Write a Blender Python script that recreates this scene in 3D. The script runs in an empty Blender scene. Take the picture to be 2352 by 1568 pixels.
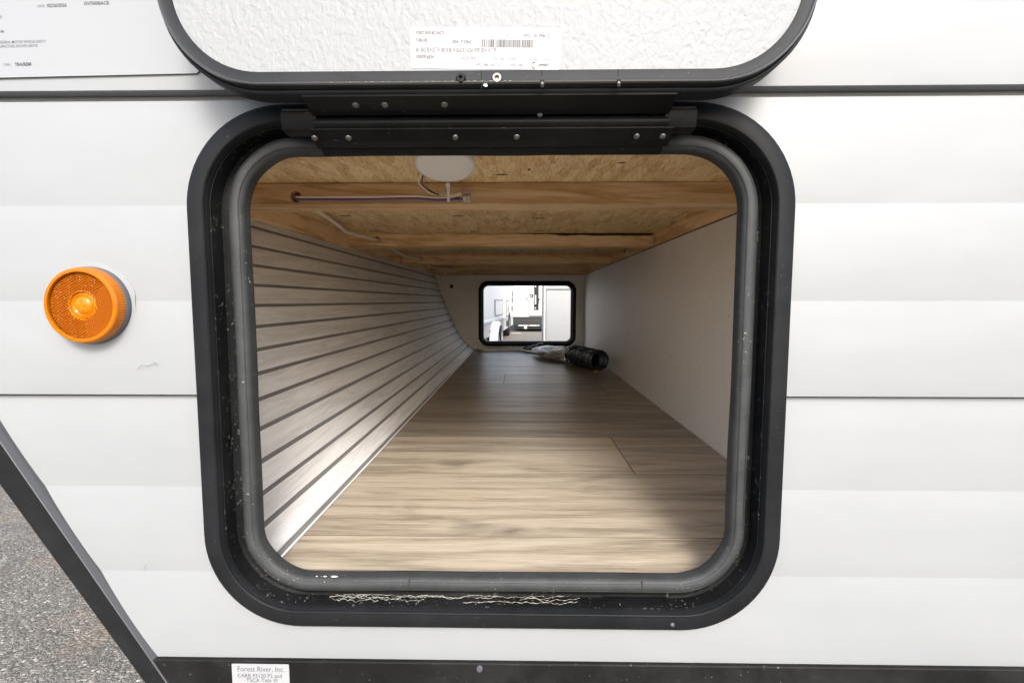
import bpy, bmesh, math, random
from mathutils import Vector, Matrix
random.seed(7)
R = math.radians
S = bpy.context.scene
COL = S.collection

# ------------------------------------------------------------------ camera
cam = bpy.data.cameras.new('camera'); camo = bpy.data.objects.new('camera', cam); COL.objects.link(camo)
cam.sensor_width = 36; cam.lens = 36*1128/2352; cam.clip_start = .01; cam.clip_end = 1000
camo.rotation_mode = 'XYZ'
camo.rotation_euler = (R(90-4.7126), 0, R(.9142))
camo.location = (0, 0, 0)
S.camera = camo

# ------------------------------------------------------------------ sky, sun, exposure
SUN_EL, SUN_AZ = 38, 11          # elevation; degrees to the right of straight behind the camera
w = bpy.data.worlds.new('World'); S.world = w; w.use_nodes = True
nt = w.node_tree; bg = nt.nodes['Background']
sky = nt.nodes.new('ShaderNodeTexSky'); sky.sky_type = 'NISHITA'; sky.sun_disc = False
sky.sun_elevation = R(SUN_EL); sky.sun_rotation = R(180-SUN_AZ)
sky.air_density = 1.0; sky.dust_density = 4.0; sky.ozone_density = 1.0
hs = nt.nodes.new('ShaderNodeHueSaturation'); hs.inputs['Saturation'].default_value = .85
nt.links.new(sky.outputs[0], hs.inputs['Color']); nt.links.new(hs.outputs[0], bg.inputs[0])
bg.inputs[1].default_value = .15
sun = bpy.data.lights.new('sun', 'SUN'); sun.energy = 1.25; sun.angle = R(18); sun.color = (1, .98, .955)
suno = bpy.data.objects.new('sun', sun); COL.objects.link(suno)
sd = Vector((math.sin(R(SUN_AZ))*math.cos(R(SUN_EL)), -math.cos(R(SUN_AZ))*math.cos(R(SUN_EL)), math.sin(R(SUN_EL))))
suno.rotation_euler = sd.to_track_quat('Z', 'Y').to_euler()
S.view_settings.view_transform = 'Standard'; S.view_settings.look = 'None'; S.view_settings.gamma = 1
S.view_settings.exposure = 1.5
S.render.engine = 'CYCLES'; S.cycles.max_bounces = 14; S.cycles.diffuse_bounces = 10

# ------------------------------------------------------------------ materials
class NB:
    def __init__(s, name):
        s.m = bpy.data.materials.new(name); s.m.use_nodes = True; s.t = s.m.node_tree
        s.b = s.t.nodes['Principled BSDF']; s._c = None
    def n(s, kind, **k):
        x = s.t.nodes.new('ShaderNode'+kind)
        for a, v in k.items():
            if a.startswith('i_'):
                key = a[2:].replace('_', ' ')
                x.inputs[key].default_value = v
            else: setattr(x, a, v)
        return x
    def l(s, a, b): s.t.links.new(a, b)
    def co(s, scale=(1, 1, 1), rot=(0, 0, 0), rnd=0):
        tc = s.n('TexCoord'); mp = s.n('Mapping'); mp.inputs['Scale'].default_value = scale; mp.inputs['Rotation'].default_value = rot
        s.l(tc.outputs['Object'], mp.inputs[0])
        if rnd:
            oi = s.n('ObjectInfo'); mu = s.n('Math', operation='MULTIPLY'); mu.inputs[1].default_value = rnd
            s.l(oi.outputs['Random'], mu.inputs[0]); cb = s.n('CombineXYZ')
            for i in range(3): s.l(mu.outputs[0], cb.inputs[i])
            s.l(cb.outputs[0], mp.inputs['Location'])
        return mp.outputs[0]
    def noise(s, vec, scale, detail=4, rough=.55, dist=0, out='Fac'):
        x = s.n('TexNoise'); x.inputs['Scale'].default_value = scale; x.inputs['Detail'].default_value = detail
        x.inputs['Roughness'].default_value = rough; x.inputs['Distortion'].default_value = dist
        s.l(vec, x.inputs['Vector']); return x.outputs[out]
    def voro(s, vec, scale, feature='F1', out='Distance', rand=1):
        x = s.n('TexVoronoi', feature=feature); x.inputs['Scale'].default_value = scale; x.inputs['Randomness'].default_value = rand
        s.l(vec, x.inputs['Vector']); return x.outputs[out]
    def ramp(s, fac, stops, interp='LINEAR'):
        x = s.n('ValToRGB'); x.color_ramp.interpolation = interp; e = x.color_ramp.elements
        while len(e) < len(stops): e.new(.5)
        for i, (p, c) in enumerate(stops):
            e[i].position = p; e[i].color = (c if isinstance(c, tuple) else (c, c, c)) + (1,) if not isinstance(c, tuple) or len(c) == 3 else c
        s.l(fac, x.inputs[0]); return x.outputs[0]
    def mix(s, f, a, b, mode='MIX'):
        x = s.n('Mix', data_type='RGBA', blend_type=mode)
        for i, v in ((0, f), (6, a), (7, b)):
            if hasattr(v, 'is_linked') or hasattr(v, 'links'): s.l(v, x.inputs[i])
            else: x.inputs[i].default_value = v if i == 0 else (tuple(v)+(1,) if isinstance(v, tuple) else (v, v, v, 1))
        return x.outputs[2]
    def math(s, op, a, b=0.):
        x = s.n('Math', operation=op)
        for i, v in ((0, a), (1, b)):
            if hasattr(v, 'links'): s.l(v, x.inputs[i])
            else: x.inputs[i].default_value = v
        return x.outputs[0]
    def out(s, col=None, rough=None, bump=None, dist=.001, strength=1., **k):
        if col is not None:
            if hasattr(col, 'links'): s.l(col, s.b.inputs['Base Color'])
            else: s.b.inputs['Base Color'].default_value = tuple(col)+(1,)
        if rough is not None:
            if hasattr(rough, 'links'): s.l(rough, s.b.inputs['Roughness'])
            else: s.b.inputs['Roughness'].default_value = rough
        if bump is not None:
            x = s.n('Bump'); x.inputs['Distance'].default_value = dist; x.inputs['Strength'].default_value = strength
            s.l(bump, x.inputs['Height']); s.l(x.outputs[0], s.b.inputs['Normal'])
        for a, v in k.items(): s.b.inputs[a.replace('_', ' ')].default_value = v
        return s.m

def plain(name, col, rough=.5, **k): return NB(name).out(col, rough, **k)

def m_siding():
    b = NB('white_siding'); c = b.co()
    d = b.noise(c, 5, 5, .6); col = b.ramp(d, [(.3, (.221, .235, .248)), (.75, (.238, .252, .265))])
    sp = b.ramp(b.noise(b.co((1, 1, 1)), 90, 2, .5), [(.70, 0), (.80, 1)])
    big = b.ramp(b.noise(c, 6, 2), [(.55, 0), (.75, 1)])
    col = b.mix(b.math('MULTIPLY', b.math('MULTIPLY', sp, big), .35), col, (.2, .19, .17))
    bp = b.noise(b.co((1, 1, 2.2)), 6, 2, .4)
    return b.out(col, b.ramp(d, [(0, .34), (1, .46)]), bp, .004, .6, Specular_IOR_Level=.45)
def m_black(name, base=.022, rough=.38, dust=.5, dscale=420, tint=(.9, 1.0, 1.15), thr=.68):
    b = NB(name); c = b.co()
    n1 = b.noise(c, 14, 5, .65)
    col = b.ramp(n1, [(.3, tuple(base*t for t in tint)), (.8, tuple(base*1.9*t for t in tint))])
    sp = b.ramp(b.noise(c, dscale, 2, .5), [(thr, 0), (thr+.07, 1)])
    msk = b.ramp(b.noise(c, 22, 3, .6), [(.42, 0), (.7, 1)])
    col = b.mix(b.math('MULTIPLY', b.math('MULTIPLY', sp, msk), dust), col, (.38, .37, .34))
    film = b.ramp(b.noise(c, 9, 6, .7), [(.45, 0), (.9, 1)])
    col = b.mix(b.math('MULTIPLY', film, dust*.18), col, (.3, .3, .29))
    return b.out(col, b.ramp(n1, [(.2, rough-.06), (.9, rough+.14)]), b.noise(c, 300, 2), .0002, .25, Specular_IOR_Level=.12)
def m_gasket():
    b = NB('grey_rubber'); c = b.co()
    n1 = b.noise(b.co((1, 1, 1)), 30, 5, .7)
    col = b.ramp(n1, [(.25, (.017, .0195, .021)), (.8, (.037, .040, .042))])
    sp = b.ramp(b.noise(c, 330, 2), [(.68, 0), (.76, 1)]); msk = b.ramp(b.noise(c, 16, 3), [(.5, 0), (.7, 1)])
    col = b.mix(b.math('MULTIPLY', sp, msk), col, (.55, .55, .52))
    return b.out(col, .6, b.noise(c, 60, 5, .7), .0012, .5, Specular_IOR_Level=.35)
def m_pebble():
    b = NB('pebbled_fibreglass'); c0 = b.co((1, 1, .72), (0, R(24), 0))
    wob = b.n('VectorMath', operation='ADD'); b.l(c0, wob.inputs[0])
    nz = b.n('TexNoise'); nz.inputs['Scale'].default_value = 170; nz.inputs['Detail'].default_value = 2
    b.l(c0, nz.inputs[0]); sc = b.n('VectorMath', operation='SCALE'); sc.inputs['Scale'].default_value = .006
    b.l(nz.outputs['Color'], sc.inputs[0]); b.l(sc.outputs[0], wob.inputs[1])
    v = b.voro(wob.outputs[0], 250, 'SMOOTH_F1'); v2 = b.noise(wob.outputs[0], 330, 3, .5)
    h = b.math('ADD', b.math('MULTIPLY', v, 1.1), b.math('MULTIPLY', v2, .9))
    st = b.ramp(b.noise(b.co(), 150, 2), [(.78, 0), (.82, 1)])
    col = b.mix(b.math('MULTIPLY', st, .6), (.213, .227, .238), (.12, .1, .09))
    return b.out(col, .6, h, .0011, .55)
def wood_base(b, c, stops, scale=1., ring=1., fine=1.):
    """c stretched so that grain runs along one axis"""
    n1 = b.noise(c, 3*scale, 5, .6, .6)
    wv = b.math('SINE', b.math('MULTIPLY', n1, 38*ring))
    wv = b.math('ADD', b.math('MULTIPLY', wv, .5), .5)
    n2 = b.noise(c, 30*scale*fine, 6, .7)
    f = b.math('ADD', b.math('MULTIPLY', wv, .42), b.math('MULTIPLY', n2, .58))
    return f, b.ramp(f, stops)
def m_pine(name, tone=1., ax='x', warm=1.):
    b = NB(name); sc = {'x': (1.1, 9, 9), 'y': (9, .9, 9)}[ax]
    c = b.co(sc, rnd=37)
    T = lambda r, g, bb: (r*tone, g*tone, bb*tone/warm)
    f, col = wood_base(b, c, [(.2, T(.52, .31, .135)), (.5, T(.78, .55, .30)), (.85, T(.88, .68, .42))], .5, .8, 1.2)
    kc = b.co({'x': (3.5, 7, 8), 'y': (7, 3, 8)}[ax], rnd=11)
    kd = b.voro(kc, 1.1)
    kn = b.ramp(kd, [(.05, 1), (.13, 0)])
    col = b.mix(b.math('MULTIPLY', kn, .8), col, (.15, .07, .035))
    fl = b.ramp(b.noise(b.co({'x': (5, 150, 150), 'y': (150, 5, 150)}[ax], rnd=3), 3, 5, .75), [(.42, 0), (.68, 1)])
    col = b.mix(b.math('MULTIPLY', fl, .40), col, T(.44, .235, .09))
    hl = b.ramp(b.noise(b.co({'x': (2, 30, 60), 'y': (30, 2, 60)}[ax], rnd=5), 2, 3), [(.68, 0), (.75, 1)])
    col = b.mix(b.math('MULTIPLY', hl, .45), col, (.30, .13, .05))
    return b.out(col, .62, f, .0006, .5)
def m_osb():
    b = NB('strand_board'); c = b.co()
    base = None
    col = None
    outs = []
    for i, (ang, sc) in enumerate(((12, 26), (68, 30), (-41, 28), (-80, 24))):
        cc = b.co((1, .20, 1), (0, 0, R(ang)))
        v = b.n('TexVoronoi'); v.inputs['Scale'].default_value = sc*3.2; b.l(cc, v.inputs[0])
        sep = b.n('SeparateColor'); b.l(v.outputs['Color'], sep.inputs[0])
        grain = b.noise(b.co((9, .8, 1), (0, 0, R(ang))), 55, 4, .7)
        ck = b.ramp(b.math('ADD', b.math('MULTIPLY', sep.outputs[0], .5), b.math('MULTIPLY', grain, .75)),
                    [(.25, (.46, .285, .13)), (.5, (.72, .50, .26)), (.9, (.88, .70, .42))])
        ln = b.ramp(b.noise(b.co((26, 1.6, 1), (0, 0, R(ang))), 30, 2, .5), [(.52, 0), (.64, 1)])
        ck = b.mix(b.math('MULTIPLY', ln, .62), ck, (.30, .16, .06))
        outs.append((ck, sep.outputs[1], v.outputs['Distance']))
    col = outs[0][0]; h = outs[0][1]
    for ck, s, d in outs[1:]:
        m = b.ramp(s, [(.52, 0), (.56, 1)])
        col = b.mix(m, col, ck)
        h = b.math('ADD', h, m)
    tone = b.noise(c, 7, 4)
    col = b.mix(.5, col, b.ramp(tone, [(.3, (.5, .5, .5)), (.7, (.78, .74, .68))]), 'OVERLAY')
    dk = b.ramp(b.noise(b.co((1, 3, 1), (0, 0, .5)), 55, 3, .6), [(.68, 0), (.74, 1)])
    col = b.mix(b.math('MULTIPLY', dk, .6), col, (.14, .08, .04))
    return b.out(col, .7, h, .0006, .6)
def m_oak():
    b = NB('oak_vinyl'); c = b.co((.42, 5, 5), rnd=53)
    n1 = b.noise(c, 2.1, 4, .55, .9)
    wv = b.math('SINE', b.math('MULTIPLY', n1, 30))
    ring = b.ramp(b.math('ADD', b.math('MULTIPLY', wv, .5), .5), [(.0, 0), (.55, .55), (1, 1)])
    lines = b.noise(b.co((5.5, 110, 30), rnd=9), 3, 6, .75)
    lines2 = b.noise(b.co((1.6, 34, 12), rnd=17), 3, 5, .65)
    f = b.math('ADD', b.math('MULTIPLY', ring, .17), b.math('ADD', b.math('MULTIPLY', lines, .72), b.math('MULTIPLY', lines2, .22)))
    col = b.ramp(f, [(.28, (.12, .099, .075)), (.44, (.265, .225, .172)), (.56, (.375, .325, .255)), (.74, (.49, .437, .355))])
    pk = b.ramp(b.noise(b.co((1.5, 7, 6), rnd=21), 1.9, 4, .6, .8), [(.54, 0), (.74, 1)])
    col = b.mix(b.math('MULTIPLY', pk, .9), col, (.115, .094, .074))
    oi = b.n('ObjectInfo'); tn = b.ramp(oi.outputs['Random'], [(0, (.74, .74, .745)), (1, (1.0, .99, .98))])
    col = b.mix(1., col, tn, 'MULTIPLY')
    return b.out(col, b.ramp(f, [(.3, .42), (.7, .32)]), lines, .0006, .5, Specular_IOR_Level=.55)
def m_slat():
    b = NB('whitewashed_slat'); c = b.co((14, .8, 14), rnd=31)
    f, col = wood_base(b, c, [(.15, (.62, .62, .615)), (.5, (.775, .78, .785)), (.9, (.85, .855, .86))], 1.2, .5, 1.6)
    fl = b.ramp(b.noise(b.co((120, 4, 120), rnd=3), 3, 5, .75), [(.42, 0), (.70, 1)])
    col = b.mix(b.math('MULTIPLY', fl, .16), col, (.46, .455, .45))
    h = b.math('ADD', b.noise(b.co((300, 75, 300)), 1.4, 3, .6), b.math('MULTIPLY', b.noise(b.co((40, 5, 40)), 6, 3), .6))
    return b.out(col, .55, h, .0015, .7, Specular_IOR_Level=.4)
def m_groove():
    b = NB('grey_groove'); c = b.co((14, .8, 14))
    col = b.ramp(b.noise(c, 12, 5), [(.3, (.15, .15, .15)), (.8, (.23, .23, .23))])
    return b.out(col, .5, b.noise(c, 30), .0003, .4)
def m_wallboard(name, c1, c2, bumpy=.5, vert=True):
    b = NB(name); c = b.co()
    n = b.noise(c, 5, 4); col = b.ramp(n, [(.3, c1), (.75, c2)])
    h = b.math('ADD', b.noise(b.co((1, 22, 160)), 4, 4, .6), b.math('MULTIPLY', b.noise(b.co((1, 190, 30)), 4, 3, .6), .7))
    col = b.mix(b.math('MULTIPLY', b.ramp(h, [(.7, 1), (1.0, 0)]), .16), col, (.42, .39, .35))
    sp = b.ramp(b.noise(c, 60, 3), [(.68, 0), (.73, 1)])
    col = b.mix(b.math('MULTIPLY', sp, .5), col, (.3, .26, .21))
    return b.out(col, .48, h, .0012, bumpy)
def m_asphalt():
    b = NB('asphalt'); c = b.co()
    def layer(sc):
        v = b.n('TexVoronoi'); v.inputs['Scale'].default_value = sc; b.l(c, v.inputs[0])
        sep = b.n('SeparateColor'); b.l(v.outputs['Color'], sep.inputs[0]); return v.outputs['Distance'], sep.outputs[0], sep.outputs[1]
    d1, r1, q1 = layer(130); d2, r2, q2 = layer(290)
    big = b.ramp(q1, [(.42, 0), (.46, 1)])
    rr = b.mix(big, r2, r1); dd = b.mix(big, d2, d1)
    col = b.ramp(rr, [(0, (.085, .079, .069)), (.3, (.155, .145, .127)), (.7, (.22, .205, .18)), (.93, (.30, .282, .25)), (1, (.45, .43, .39))])
    gap = b.ramp(dd, [(.38, 0), (.75, 1)])
    col = b.mix(b.math('MULTIPLY', gap, .5), col, (.06, .054, .047))
    pt = b.ramp(b.noise(c, 3.2, 5, .6), [(.50, 0), (.72, 1)])
    col = b.mix(b.math('MULTIPLY', pt, .30), col, (.34, .22, .11))
    col = b.mix(1., col, b.ramp(b.noise(c, 9, 4), [(.3, .80), (.7, 1.0)]), 'MULTIPLY')
    return b.out(col, .8, b.math('MULTIPLY', dd, -1.), .005, 1.)
def m_amber(name, col, rough=.15, trans=.0, emi=0):
    b = NB(name); return b.out(col, rough, None, Coat_Weight=.15, Coat_Roughness=.1, Specular_IOR_Level=.3, Transmission_Weight=trans, IOR=1.46,
                               Subsurface_Weight=.25 if trans == 0 else 0, Subsurface_Scale=.01)
M = dict(
 siding=m_siding(), bevel=plain('trim_bevel_highlight', (.05, .054, .06), .5), face=m_black('black_anodised_frame', .007, .42, .12, 420), channel=m_black('dusty_black_channel', .004, .55, .30, 260, (.9, 1, 1.1), .62),
 trim=m_black('black_trim', .0065, .55, .2, 300), skirt=m_black('black_skirt', .005, .55, .35, 260, (1, 1, 1.03)),
 doorframe=m_black('charcoal_door_frame', .016, .5, .3, 380), gasket=m_gasket(), pebble=m_pebble(),
 hinge=m_black('black_hinge', .004, .4, .2, 300), rim=plain('worn_edge_and_highlight', (.11, .115, .12), .3, Metallic=.6),
 paper=plain('sticker_paper', (.275, .288, .304), .45), ink=plain('printing_ink', (.02, .02, .03), .6), greyink=plain('pale_printing_ink', (.05, .05, .06), .6),
 film=plain('clear_sticker_film', (.238, .251, .264), .3), alu=plain('rivet_aluminium', (.13, .128, .12), .4, Metallic=.7),
 chalk=plain('chalky_residue', (.24, .23, .20), .8), pine1=m_pine('orange_pine', .86), pine2=m_pine('pale_pine', 1.02, 'x', 1.0), piney=m_pine('pine_rail', 1.06, 'y', 1.0),
 osb=m_osb(), oak=m_oak(), oakedge=plain('dark_plank_bevel', (.10, .075, .055), .6), slat=m_slat(), groove=m_groove(),
 sidewall=m_wallboard('woven_wallboard', (.78, .765, .74), (.84, .825, .80)), farwall=m_wallboard('beige_wallboard', (.79, .765, .71), (.84, .81, .75), .2),
 asphalt=m_asphalt(), amber=m_amber('amber_lens', (.36, .105, .0), .25), amberdeep=m_amber('amber_reflector', (.25, .066, .0), .12), amberlight=m_amber('amber_core', (.42, .135, .002), .1),
 greyplastic=plain('grey_plastic_base', (.07, .075, .09), .5), blackplastic=plain('black_plastic', (.012, .013, .016), .28),
 coil=plain('black_coil_plastic', (.030, .035, .048), .2, Coat_Weight=.6), lens=plain('milky_lens', (.78, .77, .75), .35, Subsurface_Weight=.3, Subsurface_Scale=.01),
 whitewire=plain('white_wire', (.88, .85, .82), .45), pinkwire=plain('cream_wire', (.80, .66, .56), .4), purple=plain('purple_wire', (.13, .07, .22), .4), blackwire=plain('black_wire', (.015, .015, .02), .4),
 clear=plain('clear_plastic', (.9, .88, .86), .12, Transmission_Weight=.75, IOR=1.3), redplastic=plain('red_plastic', (.62, .07, .02), .35), whiteplastic=plain('white_plastic', (.8, .8, .78), .4),
 hole=plain('dark_hole', (.03, .02, .015), .9), bark=plain('dark_bark', (.045, .022, .014), .85), foam=plain('glue_foam', (.66, .54, .36), .7),
 steel=plain('zinc_rod', (.55, .52, .42), .38, Metallic=.7), bag=plain('thin_white_plastic', (.78, .77, .74), .3, Transmission_Weight=.25),
 orange=plain('orange_tag', (.85, .33, .04), .5), trailerwhite=plain('trailer_white', (.66, .67, .68), .35), trailergrey=plain('trailer_pale_grey', (.40, .41, .412), .4),
 greyline=plain('grey_line', (.08, .08, .085), .5), darkmetal=plain('dark_metal', (.016, .018, .021), .5), tyre=plain('tyre_rubber', (.02, .02, .021), .8),
 tapered=plain('caulk', (.212, .225, .236), .5), goldline=plain('cream_trim', (.70, .64, .45), .4), board=plain('bare_board', (.5, .42, .3), .7),
 white_int=plain('white_caulk_bits', (.8, .8, .78), .6))

# ------------------------------------------------------------------ mesh helpers
def link(o, parent=None):
    COL.objects.link(o)
    if parent: o.parent = parent
    return o
def tag(o, label=None, cat=None, group=None, kind=None):
    for k, v in (('label', label), ('category', cat), ('group', group), ('kind', kind)):
        if v: o[k] = v
    return o
def empty(name, loc=(0, 0, 0)):
    o = bpy.data.objects.new(name, None); o.empty_display_size = .1; o.location = loc; return link(o)
def obj(name, bm, mat, parent=None, smooth=False, mats=None, ang=None):
    me = bpy.data.meshes.new(name); bm.normal_update(); bm.to_mesh(me); bm.free()
    for m in (mats or [mat]): me.materials.append(M[m] if isinstance(m, str) else m)
    if smooth or ang:
        for p in me.polygons: p.use_smooth = True
        if ang:
            me.set_sharp_from_angle(angle=R(ang))
    o = bpy.data.objects.new(name, me); link(o)
    if parent:
        o.parent = parent; o.matrix_parent_inverse = Matrix.Translation(-world_loc(parent))
        o.matrix_parent_inverse = Matrix.Translation(-world_loc(parent))
    return o
def world_loc(p):
    v = Vector(p.location)
    # parents: location relative; parts are built in world coordinates with location 0 and inverse set
    return v if p.parent is None else Vector((0, 0, 0))
def boxbm(x0, x1, y0, y1, z0, z1, bev=0, bm=None, seg=1):
    bm = bm or bmesh.new()
    r = bmesh.ops.create_cube(bm, size=1)
    vs = r['verts']
    for v in vs: v.co = Vector(((x0+x1)/2+v.co.x*(x1-x0), (y0+y1)/2+v.co.y*(y1-y0), (z0+z1)/2+v.co.z*(z1-z0)))
    if bev:
        es = {e for v in vs for e in v.link_edges}
        bmesh.ops.bevel(bm, geom=list(es), offset=bev, segments=seg, affect='EDGES', profile=.5)
    return bm
def box(name, x0, x1, y0, y1, z0, z1, mat, parent=None, bev=0, seg=1):
    return obj(name, boxbm(x0, x1, y0, y1, z0, z1, bev, None, seg), mat, parent)
def rrect(cx, cz, hw, hh, r, n=14):
    """outline counter-clockwise in x,z with outward normals"""
    pts = []
    for sx, sz, a0 in ((1, 1, 0), (-1, 1, 90), (-1, -1, 180), (1, -1, 270)):
        for i in range(n+1):
            a = R(a0+90*i/n); pts.append((cx+sx*(hw-r)+r*math.cos(a), cz+sz*(hh-r)+r*math.sin(a), math.cos(a), math.sin(a)))
    return pts
def dense(pts, step):
    out = []
    for i, p in enumerate(pts):
        q = pts[(i+1) % len(pts)]; L = math.hypot(q[0]-p[0], q[1]-p[1]); k = max(1, int(L/step))
        for j in range(k):
            t = j/k; out.append(tuple(p[m]+(q[m]-p[m])*t for m in range(4)))
    return out
def sweep_rr(path, prof, bm=None, closed=True, warp=None):
    """prof: list of (inward offset, y); swept along closed path"""
    bm = bm or bmesh.new(); rings = []
    for k, (x, z, nx, nz) in enumerate(path):
        ring = []
        for j, (o, y) in enumerate(prof):
            dx, dy = warp(k/len(path), j) if warp else (0, 0)
            ring.append(bm.verts.new((x-nx*(o+dx), y+dy, z-nz*(o+dx))))
        rings.append(ring)
    n = len(rings)
    for i in range(n):
        a, b = rings[i], rings[(i+1) % n]
        m = len(prof)
        for j in range(m if closed else m-1):
            bm.faces.new((a[j], a[(j+1) % m], b[(j+1) % m], b[j]))
    bmesh.ops.recalc_face_normals(bm, faces=bm.faces)
    return bm
def prism_y(outline, y0, y1, bm=None):
    bm = bm or bmesh.new()
    a = [bm.verts.new((x, y0, z)) for x, z in outline]; b = [bm.verts.new((x, y1, z)) for x, z in outline]
    n = len(a)
    bm.faces.new(a); bm.faces.new(b[::-1])
    for i in range(n): bm.faces.new((a[i], b[i], b[(i+1) % n], a[(i+1) % n]))
    bmesh.ops.recalc_face_normals(bm, faces=bm.faces)
    return bm
def loft_y(outline2, y0, y1, name, mat, parent, **k):
    return obj(name, prism_y(outline2, y0, y1), mat, parent, **k)
def boolean(o, cutters, op='DIFFERENCE'):
    for cbm in cutters:
        me = bpy.data.meshes.new('cut'); cbm.normal_update(); cbm.to_mesh(me); cbm.free()
        c = bpy.data.objects.new('cut', me); COL.objects.link(c)
        md = o.modifiers.new('b', 'BOOLEAN'); md.operation = op; md.object = c; md.solver = 'EXACT'
        dg = bpy.context.evaluated_depsgraph_get(); dg.update()
        nm = bpy.data.meshes.new_from_object(o.evaluated_get(dg)); o.modifiers.clear(); old = o.data; o.data = nm; nm.name = old.name
        bpy.data.objects.remove(c)
def tube(pts, r, bm=None, n=8, cap=True, rad=None):
    bm = bm or bmesh.new(); P = [Vector(p) for p in pts]; rings = []
    up = Vector((0, 0, 1)); prev = None
    for i, p in enumerate(P):
        t = (P[min(i+1, len(P)-1)]-P[max(i-1, 0)]).normalized()
        if prev is None:
            a = up if abs(t.dot(up)) < .9 else Vector((1, 0, 0))
            u = t.cross(a).normalized()
        else:
            u = (prev - t*prev.dot(t)).normalized()
        prev = u; v = t.cross(u)
        rr = rad[i] if rad else r
        rings.append([bm.verts.new(p+(u*math.cos(2*math.pi*k/n)+v*math.sin(2*math.pi*k/n))*rr) for k in range(n)])
    for i in range(len(rings)-1):
        for k in range(n): bm.faces.new((rings[i][k], rings[i][(k+1) % n], rings[i+1][(k+1) % n], rings[i+1][k]))
    if cap: bm.faces.new(rings[0][::-1]); bm.faces.new(rings[-1])
    bmesh.ops.recalc_face_normals(bm, faces=bm.faces)
    return bm
def smooth_path(pts, k=8):
    P = [Vector(p) for p in pts]; out = []
    for i in range(len(P)-1):
        p0, p1, p2, p3 = P[max(i-1, 0)], P[i], P[i+1], P[min(i+2, len(P)-1)]
        for j in range(k):
            t = j/k
            out.append(.5*((2*p1)+(-p0+p2)*t+(2*p0-5*p1+4*p2-p3)*t*t+(-p0+3*p1-3*p2+p3)*t**3))
    out.append(P[-1]); return out
def lathe(center, axis, prof, n=32, bm=None, rib=None):
    """prof (radius, distance along axis)"""
    bm = bm or bmesh.new(); A = Vector(axis).normalized(); a = Vector((0, 0, 1)) if abs(A.z) < .9 else Vector((1, 0, 0))
    u = A.cross(a).normalized(); v = A.cross(u); C = Vector(center); rings = []
    for r, h in prof:
        if r < 1e-6: rings.append([bm.verts.new(C+A*h)]); continue
        rings.append([bm.verts.new(C+A*h+(u*math.cos(2*math.pi*k/n)+v*math.sin(2*math.pi*k/n))*(r+(rib(k, h) if rib else 0))) for k in range(n)])
    for i in range(len(rings)-1):
        p, q = rings[i], rings[i+1]
        for k in range(n):
            k2 = (k+1) % n
            if len(p) == 1 and len(q) == 1: continue
            if len(p) == 1: bm.faces.new((p[0], q[k], q[k2]))
            elif len(q) == 1: bm.faces.new((p[k], p[k2], q[0]))
            else: bm.faces.new((p[k], p[k2], q[k2], q[k]))
    bmesh.ops.recalc_face_normals(bm, faces=bm.faces)
    return bm
def text_bm(lines, y, tilt=0, pivot=(0, 0), ydir=None):
    """lines: (string, x, z of baseline, height, x squeeze, bold) flat print in a plane facing the camera side"""
    bm = bmesh.new()
    for s, x, z, h, sq, bold in lines:
        cu = bpy.data.curves.new('t', 'FONT'); cu.body = s; cu.size = h*1.38; cu.resolution_u = 2; cu.offset = h*(bold+.01)
        o = bpy.data.objects.new('t', cu); COL.objects.link(o)
        dg = bpy.context.evaluated_depsgraph_get(); dg.update()
        me = bpy.data.meshes.new_from_object(o.evaluated_get(dg))
        me.transform(Matrix.Translation((x, y, z)) @ Matrix.Rotation(R(90), 4, 'X') @ Matrix.Diagonal((sq, 1, 1, 1)))
        bm.from_mesh(me); bpy.data.objects.remove(o); bpy.data.meshes.remove(me); bpy.data.curves.remove(cu)
    if tilt:
        bmesh.ops.rotate(bm, verts=bm.verts, cent=(pivot[0], y, pivot[1]), matrix=Matrix.Rotation(R(tilt), 3, 'Y'))
    return bm

# ------------------------------------------------------------------ ground
g = bmesh.new()
vs = [g.verts.new(p) for p in ((-150, -150, -.93), (150, -150, -.93), (150, 150, -.93), (-150, 150, -.93))]; g.faces.new(vs)
tag(obj('ground', g, 'asphalt'), 'grey aggregate asphalt of the lot', None, None, 'structure')

# ------------------------------------------------------------------ the trailer in front of the camera
T = empty('travel_trailer', (-.03, .5, -.93))
tag(T, 'white ribbed travel trailer filling the frame, its storage hatch open', 'travel trailer')
FX, FZ, FW, FH, FR = -.031, -.076, .298, .266, .100      # hatch frame outer centre, half sizes, corner radius
hole = lambda k=.012: prism_y([(p[0], p[1]) for p in rrect(FX, FZ, FW-k, FH-k, FR-k)], .40, .60)
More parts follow.
